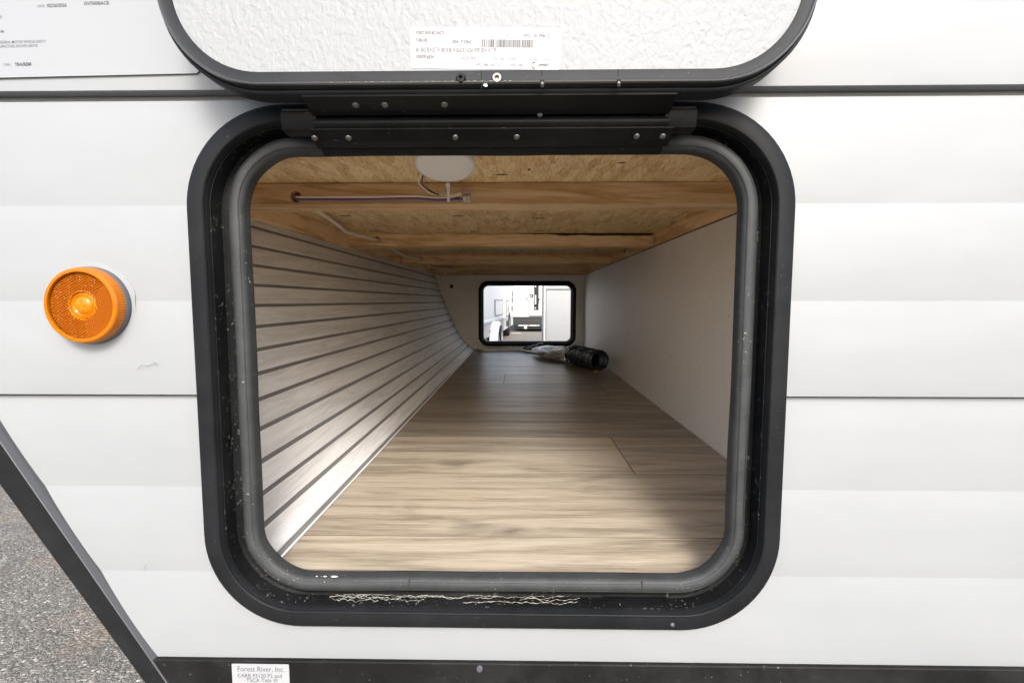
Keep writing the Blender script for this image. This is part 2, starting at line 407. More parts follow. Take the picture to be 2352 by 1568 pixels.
# front lower slope of the body (x, z)
DA, DB = (-.3450, -.4545), (-.5408, -.1305)
dd = Vector((DB[0]-DA[0], DB[1]-DA[1])).normalized(); dn = Vector((dd.y, -dd.x))      # dn points into the body (+x)
def dpt(t, off=0): return (DA[0]+dd.x*t+dn.x*off, DA[1]+dd.y*t+dn.y*off)
def slope_cut(off=0):
    a, b2 = dpt(-1, off), dpt(.85, off)
    return prism_y([a, (a[0]-2, a[1]), (b2[0]-3, b2[1]+2.5), (b2[0]-.02, b2[1]+2.5), b2], .3, 3.5)
def siding(z_top, z_bot, lobes, seedy):
    cuts = [z_top]+lobes+[z_bot]; prof = []
    nl = len(cuts)-1
    for i in range(nl):
        a, c = cuts[i], cuts[i+1]
        for k in range(11 if i == nl-1 else 10):
            t = k/10; z = a+(c-a)*t
            y = .5-.0065*((i+t)/nl)-.0019*math.sin(math.pi*t)**.8
            prof.append((y, z))
    prof = [(.5085, z_top+.0075), (.5085, z_top+.0002)]+prof+[(.4938, z_bot-.003), (.498, z_bot-.003)]
    bm = bmesh.new(); xs = [-1.2, 2.6]
    back = [(.512, z_bot-.003), (.512, z_top+.0075)]
    full = prof+back
    rings = [[bm.verts.new((x, y, z)) for y, z in full] for x in xs]
    n = len(full)
    for j in range(n): bm.faces.new((rings[0][j], rings[0][(j+1) % n], rings[1][(j+1) % n], rings[1][j]))
    bm.faces.new(rings[0][::-1]); bm.faces.new(rings[1]); bmesh.ops.recalc_face_normals(bm, faces=bm.faces)
    o = obj('siding_panel', bm, 'siding', T)
    cs = []
    if z_top > -.36 and z_bot < .2: cs.append(hole())
    cs.append(slope_cut(-.004))
    boolean(o, cs)
    for p in o.data.polygons: p.use_smooth = True
    o.data.set_sharp_from_angle(angle=R(5.5))
    return o
siding(-.0985, -.379, [-.1945, -.2865], 1)
siding(.1975, -.0930, [.0955, 0], 2)
z = .5030
siding(z, .2085, [.403, .303], 3)
while z < 1.4:
    siding(z+.2995, z+.003, [z+.200, z+.100], 4); z += .2995
# skirt, with the body's lower edge
sk = box('skirt', -1.2, 2.6, .4885, .51, -.56, -.3815, 'skirt', T, .001); boolean(sk, [slope_cut(-.004)])
# sloping black edge trim: a raised L section along the slope
def edge_trim():
    bm = bmesh.new()
    prof = [(-.0300, .5005), (-.0300, .4890), (-.0290, .4872), (-.0032, .4872), (-.0026, .4878), (-.0012, .4915), (-.0006, .4935), (.0, .5030), (.0, .514), (-.027, .514)]
    ts = [-.25+.04*i for i in range(30)]
    rings = []
    for t in ts: rings.append([bm.verts.new((dpt(t, (o if o > -.02 else o+.0085-.026*t))[0], y, dpt(t, (o if o > -.02 else o+.0085-.026*t))[1])) for o, y in prof])
    n = len(prof)
    for i in range(len(rings)-1):
        for j in range(n): bm.faces.new((rings[i][j], rings[i][(j+1) % n], rings[i+1][(j+1) % n], rings[i+1][j]))
    bm.faces.new(rings[0][::-1]); bm.faces.new(rings[-1]); bmesh.ops.recalc_face_normals(bm, faces=bm.faces)
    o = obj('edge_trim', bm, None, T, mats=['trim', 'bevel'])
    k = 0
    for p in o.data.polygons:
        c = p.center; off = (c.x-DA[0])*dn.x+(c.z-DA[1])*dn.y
        if -.0030 < off < .0005 and c.y < .503: p.material_index = 1  # bevel faces get a paler grey: the bend's highlight as colour
    return o
edge_trim()
# underside of the sloping nose
bm = bmesh.new(); a, c = dpt(-.25, .002), dpt(.85, .002)
prism_y([a, c, (c[0]+.012, c[1]+.008), (a[0]+.012, a[1]+.008)], .515, 3.1, bm); obj('nose_underside', bm, 'siding', T)
# body shell that closes the rooms round the storage bay
a, b2 = dpt(-.24, .03), dpt(.83, .03)
box('wall_core', .34, 2.55, .5125, .528, -.55, 1.68, 'board', T)
box('wall_core', -.38, .34, .5125, .528, .225, 1.68, 'board', T)
cc = box('wall_core', -1.0, .34, .5130, .5283, -.55, .225, 'board', T); boolean(cc, [hole(.028), slope_cut(.02)])
box('roof', -1.05, 2.6, .5, 3.12, 1.69, 1.72, 'siding', T)
box('underfloor', -.30, 2.55, .52, 3.08, -.56, -.53, 'trim', T)
box('nose_wall', -1.0, -.98, .55, 3.1, .27, 1.68, 'siding', T)
fw = box('far_wall_skin', -1.0, 2.6, 3.075, 3.1, -.56, 1.68, 'siding', T)
FHX, FHZ, FHW, FHH = .0455, -.079, .290, .190
farhole = lambda y0=3.0, y1=3.2: prism_y([(p[0], p[1]) for p in rrect(FHX, FHZ, FHW-.006, FHH-.006, .05)], y0, y1)
boolean(fw, [farhole(), slope_cut(.01)])

# ---- hatch frame, its channel and its rubber gasket
path = dense(rrect(FX, FZ, FW, FH, FR, 18), .03)
HF = obj('hatch_frame', sweep_rr(path, [(0, .4975), (.0003, .4895), (.0018, .4862), (.005, .4845), (.016, .4842), (.0200, .4850), (.0212, .4868), (.0212, .5085), (.0225, .5100), (.0400, .5100), (.0400, .5118), (.0320, .5118), (.0320, .5290), (.011, .5290), (.011, .4975)]), 'face', T, ang=35)
obj('frame_bead', sweep_rr(path, [(.0175, .4846), (.0180, .4830), (.0190, .4824), (.0200, .4832), (.0203, .4846), (.0203, .4870), (.0180, .4870)]), 'face', HF, ang=40)
obj('channel_lining', sweep_rr(path, [(.0216, .5095), (.0216, .4905), (.0226, .4905), (.0236, .5070), (.0255, .5090), (.0395, .5088), (.0395, .5098)]), 'channel', HF, ang=35)
rg = random.Random(3); wob = [rg.uniform(-1, 1) for _ in range(40)]
def warp(t, j):
    k = t*40; i = int(k) % 40; f = k-int(k); w1 = wob[i]*(1-f)+wob[(i+1) % 40]*f
    return (.0006*w1, .0005*w1)
gas = []
for k in range(13):
    a = math.pi*(-.05+1.1*k/12); gas.append((.0500-.0080*math.cos(a), .5035-.0075*math.sin(a)))
gas = [(.0410, .509)]+gas+[(.0588, .5075), (.0580, .5128), (.0560, .5128), (.0500, .5096)]
gpath = dense(rrect(-.0290, -.0735, .3075, .2785, .113, 18), .03)
GK = obj('gasket', sweep_rr(dense(gpath, .012), gas, warp=warp), 'gasket', HF, ang=50)
lip = sweep_rr(gpath, [(.0448, .5000), (.0455, .4972), (.0462, .4967), (.0468, .4980)]); lip2 = sweep_rr(gpath, [(.0528, .4982), (.0536, .4962), (.0545, .4968), (.0548, .4990)], lip)
obj('gasket_rib', lip2, 'gasket', HF, ang=50)
box('gasket_joint', -.1175, -.1169, .4955, .4990, -.3040, -.2945, 'hole', HF)
box('gasket_joint', .1290, .1295, .4955, .4990, -.3040, -.2945, 'hole', HF)
# dried adhesive strings in the lower channel
bm = bmesh.new(); ra = random.Random(11)
ledge = lambda y: -.3192+(y-.4905)*.06
for (xa, xb, y0, wv) in ((-.205, .065, .5035, .0016), (-.195, -.10, .4985, .0024), (-.11, -.02, .5045, .0015), (.00, .062, .4995, .002), (-.205, -.15, .5020, .003), (-.19, -.145, .5050, .003), (.008, .05, .5030, .0026), (-.06, .03, .4960, .0010), (-.20, -.06, .5060, .0012)):
    pts = []; x = xa; q = y0
    while x < xb:
        pts.append((x, q, ledge(q)+.0003)); x += ra.uniform(.0008, .003); q = min(.5075, max(.493, y0+(q-y0)*.86+ra.uniform(-wv, wv)))
    tube(pts, .0003, bm, 4, rad=[ra.choice([.00012, .0002, .0003, .00045]) for _ in pts])
o = obj('dried_adhesive', bm, 'chalk', HF); o['kind'] = 'stuff'
bm = bmesh.new()
for i in range(170):
    t = ra.random(); p = path[int(t*len(path))]; off = ra.uniform(.023, .038)
    lowy = p[1] < -.2
    if not lowy and ra.random() < .90: continue
    s = ra.uniform(.00015, .00045)*(1.2 if lowy else .8)
    if p[3] < -.9: loc = (p[0], ra.uniform(.493, .507), ledge(.50)+.0001)
    else: loc = (p[0]-p[2]*off, .5086, p[1]-p[3]*off)
    bmesh.ops.create_icosphere(bm, subdivisions=1, radius=s, matrix=Matrix.Translation(loc) @ Matrix.Diagonal((1, .8, ra.uniform(.6, 1.2), 1)))
for i in range(150):
    t = ra.random(); p = gpath[int(t*len(gpath))]; off = ra.uniform(.044, .0575)
    if p[1] > -.2 and ra.random() < .8: continue
    s = ra.uniform(.00015, .0004)
    y = .5035-math.sqrt(max(0, .0075**2-((off-.0500)*.93)**2))
    bmesh.ops.create_icosphere(bm, subdivisions=1, radius=s, matrix=Matrix.Translation((p[0]-p[2]*off, y, p[1]-p[3]*off)))
o = obj('dust_specks', bm, 'chalk', HF); o['kind'] = 'stuff'
# flakes of white sealant on the inner lip of the gasket
bm = bmesh.new()
for (x, s, sx) in ((-.199, .0013, 3.4), (-.209, .001, 2.2), (-.218, .0008, 1.5), (-.125, .0005, 2.5), (-.10, .0005, 5), (-.08, .0004, 4), (.05, .0006, 1.5), (.140, .0007, 4), (.165, .0008, 5), (.176, .0009, 4), (.186, .0008, 2)):
    q = min((p for p in gpath if p[1] < -.2), key=lambda p: abs(p[0]-p[2]*.0572-x)); zz = q[1]-q[3]*.0572
    bmesh.ops.create_icosphere(bm, subdivisions=1, radius=s, matrix=Matrix.Translation((x, .502, zz)) @ Matrix.Diagonal((sx, .8, .8, 1)))
o = obj('sealant_flakes', bm, 'white_int', HF); o['kind'] = 'stuff'
# glossy bit of black tape in the lower right of the channel
bt = bmesh.new(); vsx = [bt.verts.new((x, y, ledge(y)+.0008)) for x, y in ((.088, .5075), (.158, .5075), (.158, .4935), (.138, .4925), (.122, .4970), (.104, .5030))]
f = bt.faces.new(vsx); r2 = bmesh.ops.extrude_face_region(bt, geom=[f]); bmesh.ops.translate(bt, verts=[v for v in r2['geom'] if isinstance(v, bmesh.types.BMVert)], vec=(0, 0, -.0006)); bmesh.ops.recalc_face_normals(bt, faces=bt.faces)
obj('black_tape', bt, 'hinge', HF)
obj('frame_screw', lathe((.158, .4842, -.333), (0, -1, 0), [(.0022, 0), (.0022, .0005), (.001, .001), (0, .0006)], 12), 'greyplastic', HF, True)

# ---- hatch door swung right up, inner face towards us
DX, DZ, DW, DH, DR = -.030, .428, .2805, .2495, .088
dpath = dense(rrect(DX, DZ, DW, DH, DR, 18), .03)
HD = obj('hatch_door', sweep_rr(dpath, [(.0015, .462), (.0, .456), (.0, .4385), (.0010, .4372), (.0022, .4372), (.0030, .4382), (.0034, .4368), (.0038, .4315), (.0050, .4300), (.0065, .4305), (.0085, .4312), (.0152, .4312), (.0157, .4350), (.0157, .462)]), 'doorframe', T, ang=30)
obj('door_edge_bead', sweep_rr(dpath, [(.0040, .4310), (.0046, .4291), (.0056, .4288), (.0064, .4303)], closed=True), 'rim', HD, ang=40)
obj('door_panel', prism_y([(p[0], p[1]) for p in rrect(DX, DZ, DW-.0150, DH-.0150, DR-.0150)], .4325, .459), 'pebble', HD)
obj('door_outer_skin', prism_y([(p[0], p[1]) for p in rrect(DX, DZ, DW-.002, DH-.002, DR-.002)], .4595, .4640), 'siding', HD)
def screw(x, y, z, r, mat, parent, h=.0016):
    return obj('screw', lathe((x, y, z), (0, -1, 0), [(r, 0), (r, h*.5), (r*.8, h), (r*.42, h), (r*.36, h*.3), (0, h*.3)], 16), mat, parent, ang=40)
screw(-.050, .4312, .1868, .0042, 'hinge', HD, .003); screw(-.0195, .4312, .1866, .0046, 'alu', HD, .003)
for x in (.0185, .0825):
    box('drain_clip', x-.0016, x+.0016, .4280, .4312, .1780, .1845, 'hinge', HD, .0006)
    obj('clip_rivet', lathe((x, .4281, .1812), (0, -1, 0), [(.0017, 0), (.0013, .0008), (0, .001)], 10), 'alu', HD, True)
    obj('scribe_mark', prism_y([(x-.0012, .1935), (x+.0008, .1935), (x, .1880)], .4309, .43125), 'hinge', HD)
obj('paint_chip', prism_y([(-.0300, .1830), (-.0283, .1826), (-.0275, .1806), (-.0295, .1802), (-.0312, .1812)], .4306, .4316), 'white_int', HD)
box('frame_joint', -.0330, -.0326, .4307, .4316, .178, .1935, 'channel', HD)
# chips along the bottom bead
bm = bmesh.new()
for i in range(26):
    x = -.16+i*.0061+ra.uniform(-.002, .002)
    bmesh.ops.create_icosphere(bm, subdivisions=1, radius=ra.uniform(.0003, .0007), matrix=Matrix.Translation((x, .4287, .1838)) @ Matrix.Diagonal((2.2, .6, .7, 1)))
o = obj('bead_scuffs', bm, 'chalk', HD); o['kind'] = 'stuff'

# ---- hinge between them
def ext_x(prof, x0, x1, bm=None):
    bm = bm or bmesh.new(); n = len(prof)
    A = [bm.verts.new((x0, y, z)) for y, z in prof]; B = [bm.verts.new((x1, y, z)) for y, z in prof]
    bm.faces.new(A); bm.faces.new(B[::-1])
    for i in range(n): bm.faces.new((A[i], B[i], B[(i+1) % n], A[(i+1) % n]))
    bmesh.ops.recalc_face_normals(bm, faces=bm.faces); return bm
HG = empty('hinge', (0, 0, 0)); HG.parent = T; HG.matrix_parent_inverse = Matrix.Translation(-Vector(T.location))
def hpart(name, bm, mat, **k):
    return obj(name, bm, mat, HG, **k)
hpart('upper_leaf', ext_x([(.4395, .1785), (.4395, .1765), (.4600, .1700), (.4620, .1690), (.4660, .1700), (.4640, .1785)], -.19, .135), 'hinge')
kn = [(.4690+.0065*math.cos(a), .1635+.0055*math.sin(a)) for a in [2*math.pi*i/14 for i in range(14)]]
hpart('hinge_barrel', ext_x(kn, -.19, .135), 'hinge', ang=40)
hpart('lower_leaf', ext_x([(.4660, .1595), (.4655, .1575), (.4760, .1500), (.4835, .1465), (.4870, .1470), (.4850, .1590), (.474, .1620)], -.195, .140), 'hinge')
hpart('lower_flashing', ext_x([(.4852, .1520), (.4852, .1465), (.4880, .1435), (.4930, .1415), (.4960, .1440), (.490, .153)], -.192, .136), 'hinge', ang=30)
for xa, xb in ((-.2200, -.1875), (.1320, .1605)):
    hpart('hinge_cap', ext_x([(.4630, .1725), (.4640, .1742), (.4660, .1750), (.4800, .1750), (.4800, .1560), (.4700, .1565), (.4660, .1580), (.4635, .1640)], xa, xb), 'hinge', ang=30)
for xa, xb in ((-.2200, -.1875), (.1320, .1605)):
    hpart('cap_edge_highlight', ext_x([(.4634, .1736), (.4638, .1752), (.4650, .1759), (.4656, .1750), (.4644, .1740)], xa+.001, xb-.001), 'rim')  # added pale bead, paints the highlight along the cap's top edge
for x in (-.146, -.120, -.067):
    c = Vector((x, .4500, .1732)); nrm = Vector((0, -.31, -.95))
    hpart('rivet', lathe(c, nrm, [(.0034, 0), (.0030, .0010), (.0016, .0016), (0, .0018)], 14), 'alu', smooth=True)
for x in (-.193, -.161, -.0605, -.003, .1085, .1325):
    c = Vector((x, .4725, .1522)); nrm = Vector((0, -.58, -.81))
    hpart('rivet', lathe(c, nrm, [(.0030, 0), (.0027, .0009), (.0014, .0014), (0, .0016)], 14), 'alu', smooth=True)
hpart('rivet', lathe((.018, .4625, .1690), (0, -1, -.2), [(.0026, 0), (.002, .001), (0, .0012)], 14), 'greyplastic', smooth=True)

# ---- amber marker lamp
LX, LZ = -.433, -.0045
ML = empty('marker_lamp', (0, 0, 0)); ML.parent = T; ML.matrix_parent_inverse = Matrix.Translation(-Vector(T.location))
A = (0, -1, 0)
obj('caulk_ring', lathe((LX, .4950, LZ), A, [(.0435, -.0030), (.0433, .0006), (.0425, .0008), (.030, .0009)], 64, rib=lambda k, h: .0008*math.sin(k*.55)+.0005*math.sin(k*1.3)), 'tapered', ML, ang=40)
obj('lamp_base', lathe((LX, .4950, LZ), A, [(.0385, 0), (.0388, .0015), (.0388, .0062), (.0380, .0072), (.030, .0072)], 64), 'greyplastic', ML, ang=40)
obj('lamp_lens', lathe((LX, .4900, LZ), A, [(.0370, .000), (.0380, .0010), (.0379, .0065), (.0374, .0082), (.0371, .0100), (.0370, .0112), (.0360, .0124), (.0345, .0128), (.0330, .0126), (.0327, .0112), (.0327, .0100)], 360,
    rib=lambda k, h: (.00022 if (k//2) % 2 else -.00022) if .0006 < h < .0075 else 0), 'amber', ML, ang=28)
# reflector: fields of small pyramids in three sectors, straight ribs in the fourth
bm = bmesh.new(); st = .00048; N = int(.0328/st)
grid = {}
for i in range(-N, N+1):
    for j in range(-N, N+1):
        x, zz = i*st, j*st; r = math.hypot(x, zz)
        if r > .0329 or r < .0130: continue
        a = math.degrees(math.atan2(zz, x)) % 360
        if 275 < a or a < 40: h = .0020*abs(((x*math.cos(R(8))+zz*math.sin(R(8)))/.0021) % 1*2-1) if a > 200 or a < 40 else 0
        else:
            th = R(0 if a < 155 else 60); p = .0023
            u = x*math.cos(th)+zz*math.sin(th); v = -x*math.sin(th)+zz*math.cos(th)
            v2 = u*.5+v*.866; v3 = -u*.5+v*.866
            h = .0026*min(abs((q/p) % 1*2-1) for q in (u, v2, v3))
        grid[i, j] = bm.verts.new((LX+x, .4815-h, LZ+zz))
for (i, j), v in grid.items():
    q = [grid.get((i+1, j)), grid.get((i+1, j+1)), grid.get((i, j+1))]
    if all(q): bm.faces.new([v]+q)
bmesh.ops.recalc_face_normals(bm, faces=bm.faces)
obj('reflector', bm, 'amberdeep', ML)
obj('reflector_rim', lathe((LX, .4900, LZ), A, [(.0150, .0078), (.0148, .0093), (.0140, .0096), (.0132, .0088), (.0128, .006)], 48), 'amberlight', ML, ang=50)
obj('bulb_window', lathe((LX, .4900, LZ), A, [(.0128, .0066), (.0124, .0080), (.0112, .0084), (.0106, .0076), (.0098, .0088), (.0088, .0082), (.0078, .0096), (.0050, .0104), (.0020, .0106), (0, .0107)], 48), 'amberlight', ML, ang=40)
for dx, dz in ((0, .0045), (.001, -.0045), (.0032, 0)):
    obj('diode', lathe((LX+dx, .4800, LZ+dz), A, [(.0011, -.0005), (.0011, .0004), (.0006, .0010), (0, .0012)], 10), 'amber', ML, True)

# skirt screw
sc = screw(-.042, .4885, -.3865, .0034, 'greyplastic', T, .0022)
# scuffs on the siding
bm = bmesh.new()
for pts in ([(-.370, -.063), (-.378, -.066), (-.384, -.065), (-.389, -.069)], [(-.372, -.062), (-.367, -.065)], [(-.3965, -.2830), (-.3940, -.2770)]):
    tube([(x, .4893 if zz > -.2 else .4908, zz) for x, zz in pts], .0002, bm, 4)
o = obj('scuff_marks', bm, 'greyline', T); o['kind'] = 'stuff'

# ------------------------------------------------------------------ storage bay
BY0, BY1 = .5395, 3.05
XL, XR, ZF, ZC = -.281, .398, -.303, .2005
SEC = [(-.531, .170), (-.522, .152), (-.5189, .1427), (-.492, .062), (-.4655, -.0115), (-.450, -.054), (-.4225, -.1168), (-.3839, -.1885), (-.344, -.256), (-.281, -.3030)]
BAY = T
# floor planks, each its own part
FL = box('floor', -.33, XR+.003, .5295, 3.075, -.33, -.3055, 'bark', T); FL['label'] = 'bay floor of grey-brown oak-look planks'
rows = [.5295]; y = .611
while y < 3.05: rows.append(y); y += .2334
rows.append(3.072)
joints = {2: [.203], 5: [.285], 6: [-.06]}
for i in range(len(rows)-1):
    ends = [-.42]+joints.get(i, [])+[XR+.002]
    # the row between 0.845 and 1.078 carries the joint
    for a, c in zip(ends[:-1], ends[1:]):
        pl = obj('plank', boxbm(a+.0002, c-.0002, rows[i]+.0002, rows[i+1]-.0002, -.3054, -.3030, .0009), None, FL, mats=['oak', 'oakedge'])
        for p in pl.data.polygons: p.material_index = 0 if p.normal.z > .9 else 1
# slatted slope on the front side
SW = empty('slatted_wall', (0, 0, 0)); SW.parent = T; SW.matrix_parent_inverse = Matrix.Translation(-Vector(T.location))
cum = [0]
for a, c in zip(SEC, SEC[1:]): cum.append(cum[-1]+math.hypot(c[0]-a[0], c[1]-a[1]))
def sat(L):
    L = max(0, min(cum[-1], L))
    for i in range(len(SEC)-1):
        if L <= cum[i+1]+1e-9:
            t = (L-cum[i])/(cum[i+1]-cum[i]); a, c = SEC[i], SEC[i+1]; d = Vector((c[0]-a[0], c[1]-a[1])).normalized()
            return Vector((a[0]+(c[0]-a[0])*t, a[1]+(c[1]-a[1])*t)), Vector((-d.y, d.x))   # normal towards the bay
def plate(L0, L1, off0, off1, name, mat, bev=.0012):
    n = 4; top, bot = [], []
    for k in range(n+1):
        p, nn = sat(L0+(L1-L0)*k/n)
        o1 = off1
        top.append(p+nn*o1); bot.append(p+nn*off0)
    ring = [(v.x, v.y) for v in top]+[(v.x, v.y) for v in bot[::-1]]
    return obj(name, prism_y(ring, BY0-.008, BY1-.001), mat, SW)
LG = [.0000, .0424, .0822, .1215, .1608, .2001, .2387, .2780, .3178, .3575, .3985, .4400, .4790, .5120, .5510]
tot = cum[-1]
base0 = math.hypot(SEC[1][0]-SEC[0][0], SEC[1][1]-SEC[0][1])
# groove centres measured along the section from its second corner outward
GR = []
gp = [(-.5189, .1427), (-.5056, .1029), (-.4931, .0653), (-.4798, .0283), (-.4665, -.0084), (-.4536, -.0441), (-.4381, -.0811), (-.4225, -.1168), (-.4046, -.1522), (-.3839, -.1885), (-.3628, -.2244), (-.3435, -.2562), (-.3166, -.2764), (-.2860, -.2993)]
for q in gp:
    best = min(range(2001), key=lambda k: (sat(tot*k/2000)[0]-Vector(q)).length); GR.append(tot*best/2000)
edges = [-.0027]+GR+[tot+.0027]
sgn = 1 if sat(.1)[1].x > 0 else -1
for a, c in zip(edges[:-1], edges[1:]):
    if c-a < .006: continue
    plate(max(0, a+.0033), min(tot, c-.0033), -.001*sgn, .0010*sgn, 'slat', 'slat')
plate_back = prism_y([(p[0], p[1]) for p in SEC]+[(p[0]-.012, p[1]-.004) for p in SEC[::-1]], BY0-.008, BY1+.02)
obj('backing_board', plate_back, 'groove', SW)
# right hand wallboard
sidew = box('side_wallboard', XR, XR+.008, .5295, 3.075, -.3025, .1590, 'sidewall', T)
far = box('far_wallboard', -.60, XR+.004, BY1, BY1+.012, -.3025, ZC, 'farwall', T); boolean(far, [farhole(), slope_cut(.03)])
box('far_board_seam', .258, .2590, BY1-.0006, BY1+.001, .1, .157, 'hole', T)
# ceiling: strand board, joists, side rails
CE = box('ceiling', -.60, XR+.05, .5295, 3.075, ZC, ZC+.014, 'osb', T)
for (ya, yb, zb, mt, xa) in ((.850, .908, .1630, 'pine1', -.508), (1.480, 1.553, .1625, 'pine2', -.512), (2.150, 2.262, .1610, 'pine2', -.512), (2.822, 2.90, .1635, 'pine1', -.512), (3.000, 3.0485, .1565, 'pine1', -.512)):
    j = box('joist', xa, XR-.001 if ya > 1 else XR, ya, yb, zb, ZC-.0006, mt, CE, .0012)
    if ya < 2.95:
        hx = {.850: -.383, 1.480: -.427, 2.150: -.430, 2.822: -.388}[ya]
        hr = .0098 if ya < 1 else .0095
        boolean(j, [lathe((hx, ya-.02, .177 if ya < 1 else .1825), (0, 1, 0), [(0, 0), (hr, 0), (hr, .05), (0, .05)], 20)])
        j.data.materials.clear(); j.data.materials.append(M[mt])
box('rail', -.545, -.5125, .56, 3.049, .1600, ZC-.0006, 'piney', CE, .001)
box('rail', XR, XR+.035, .56, 3.049, .1625, ZC-.0006, 'piney', CE, .001)
# dark bark edge on the second joist
bm = bmesh.new(); ou = []
for i in range(40):
    x = -.02+i*.0105; d = .0028+.0045*max(0, math.sin((x-.05)*9))+.0015*math.sin(x*60)+ra.uniform(-.0006, .0006)
    if x > .22: d = .0072+ra.uniform(-.0006, .0006)
    if x < .04: d *= .5
    ou.append((min(x, .396), ZC-.0006-max(.0008, d)))
obj('bark_edge', prism_y(ou+[(.396, ZC-.0008), (-.02, ZC-.0008)], 1.4788, 1.4802), 'bark', CE)
# dark strands and nail tears in the strand board
for (x, y, sx, sy, a) in ((-.415, 1.175, .016, .011, .1), (-.144, 1.179, .016, .011, -.1), (-.421, 1.43, .016, .012, 0), (-.131, 1.44, .015, .010, .1), (.046, 1.213, .017, .010, 0), (.054, 1.43, .015, .011, .1), (.014, .769, .003, .012, .1), (.148, .735, .008, .007, .6), (-.03, .80, .012, .006, .2)):
    bm = bmesh.new(); n = 12; vsx = []
    for k in range(n):
        an = 2*math.pi*k/n; rr = ra.uniform(.55, 1.1)
        vsx.append(bm.verts.new((x+math.cos(an+a)*sx*rr, y+math.sin(an)*sy*.5*rr, ZC-.0004)))
    f = bm.faces.new(vsx); r2 = bmesh.ops.extrude_face_region(bm, geom=[f]); bmesh.ops.translate(bm, verts=[v for v in r2['geom'] if isinstance(v, bmesh.types.BMVert)], vec=(0, 0, -.0005))
    bmesh.ops.recalc_face_normals(bm, faces=bm.faces)
    obj('dark_strand', bm, 'bark', CE)
# glue foam along the right rail and dark gap above the wallboard
bm = bmesh.new()
for i in range(60):
    y = ra.uniform(1.6, 2.95); s = ra.uniform(.0015, .005)
    bmesh.ops.create_icosphere(bm, subdivisions=2, radius=s, matrix=Matrix.Translation((XR, y, ra.uniform(.163, .176))) @ Matrix.Diagonal((.35, ra.uniform(1, 3), ra.uniform(.5, 1.2), 1)))
o = obj('glue_foam', bm, 'foam', CE, True); o['kind'] = 'stuff'
box('shadow_gap_strip', XR+.0015, XR+.004, .56, 3.049, .1585, .1630, 'bark', CE)

# ---- far hatch frame
fp = dense(rrect(FHX, FHZ, FHW+.012, FHH+.012, .062, 12), .03)
FHF = obj('far_hatch_frame', sweep_rr(fp, [(0, 3.0495), (.001, 3.047), (.007, 3.0455), (.0085, 3.0475), (.0100, 3.0475), (.0115, 3.0450), (.019, 3.0450), (.0205, 3.048), (.0215, 3.055), (.0290, 3.060), (.0290, 3.105), (.012, 3.105), (.012, 3.055)]), 'face', T, ang=35)
bm = bmesh.new()
for k in range(150):
    p = fp[int(ra.random()*len(fp))]; off = ra.uniform(-.0015, .002)
    bmesh.ops.create_icosphere(bm, subdivisions=1, radius=ra.uniform(.001, .0024), matrix=Matrix.Translation((p[0]-p[2]*off+ra.uniform(-.01, .01)*abs(p[3]), 3.0492, p[1]-p[3]*off+ra.uniform(-.01, .01)*abs(p[2]))) @ Matrix.Diagonal((1.4, .4, 1, 1)))
o = obj('black_sealant', bm, 'blackplastic', FHF); o['kind'] = 'stuff'

# ------------------------------------------------------------------ stickers
def sticker(x0, x1, z0, z1, y, r, mat, lines, name, label, cat, tilt=0, ink='ink', th=.0003, extra=None):
    cx, cz = (x0+x1)/2, (z0+z1)/2
    e = empty(name, (cx, y, cz)); tag(e, label, cat)
    bm = prism_y([(p[0], p[1]) for p in rrect(cx, cz, (x1-x0)/2, (z1-z0)/2, r, 5)], y-th, y)
    if tilt: bmesh.ops.rotate(bm, verts=bm.verts, cent=(cx, y, cz), matrix=Matrix.Rotation(R(tilt), 3, 'Y'))
    obj('paper' if mat == 'paper' else 'film', bm, mat, e)
    b2 = text_bm(lines, y-th-.00008, tilt, (cx, cz)); obj('printed_text', b2, ink, e)
    if extra:
        for nm, b3, mt in extra:
            if tilt: bmesh.ops.rotate(b3, verts=b3.verts, cent=(cx, y, cz), matrix=Matrix.Rotation(R(tilt), 3, 'Y'))
            obj(nm, b3, mt, e)
    return e
# part label on the door
X0, Z1 = -.0925, .2285
bar = bmesh.new(); x = X0+.0600; rb = random.Random(5)
while x < X0+.1030:
    wd = rb.choice([.00045, .00045, .0009, .0013]); boxbm(x, x+wd, .43195, .43202, Z1-.0157, Z1-.0095, 0, bar); x += wd+rb.choice([.0004, .0005, .0008])
swirl = tube([(X0+.1045+.0019*math.cos(a), .43195, Z1-.0300+.0024*math.sin(a)) for a in [R(60+i*22) for i in range(12)]], .0003, None, 5)
sticker(X0, X0+.1265, Z1-.0335, Z1, .4325, .0025, 'paper', [
    ('FOREST RIVER #02 SHASTA', X0+.0045, Z1-.0060, .0029, .50, .02), ('19 12', X0+.0800, Z1-.0080, .0030, .62, .0), ('RPQ - 0019946122', X0+.0955, Z1-.0075, .0029, .72, .02),
    ('F180610B', X0+.0045, Z1-.0120, .0029, .58, .02), ('DBS4 - P1S3BAC', X0+.0345, Z1-.0130, .0031, .58, .02),
    ('601 BAG RD4 SD TH 180/18 BK FA BLACK F.625in WSPL BDA 14171PP', X0+.0045, Z1-.0200, .0037, .44, .01),
    ('V000956834', X0+.0045, Z1-.0255, .0030, .72, .02), ('Orig Qty: 98.00', X0+.0420, Z1-.0258, .0027, .55, 0), ('Run Date: 12/5/2025', X0+.0700, Z1-.0258, .0027, .62, 0), ('Due Date: 12/10/2025', X0+.0985, Z1-.0262, .0027, .60, 0),
    ('WPG: 1486 - BAG - A', X0+.0550, Z1-.0312, .0026, .62, 0), ('WPG: 1486', X0+.0845, Z1-.0312, .0026, .62, 0), ('LIPPERT', X0+.1075, Z1-.0307, .0021, .95, .06)],
    'part_label', 'white printed part label with barcode stuck inside the raised hatch door', 'label', 1.0, 'greyink', extra=[('barcode', bar, 'greyink'), ('logo_swirl', swirl, 'ink')])
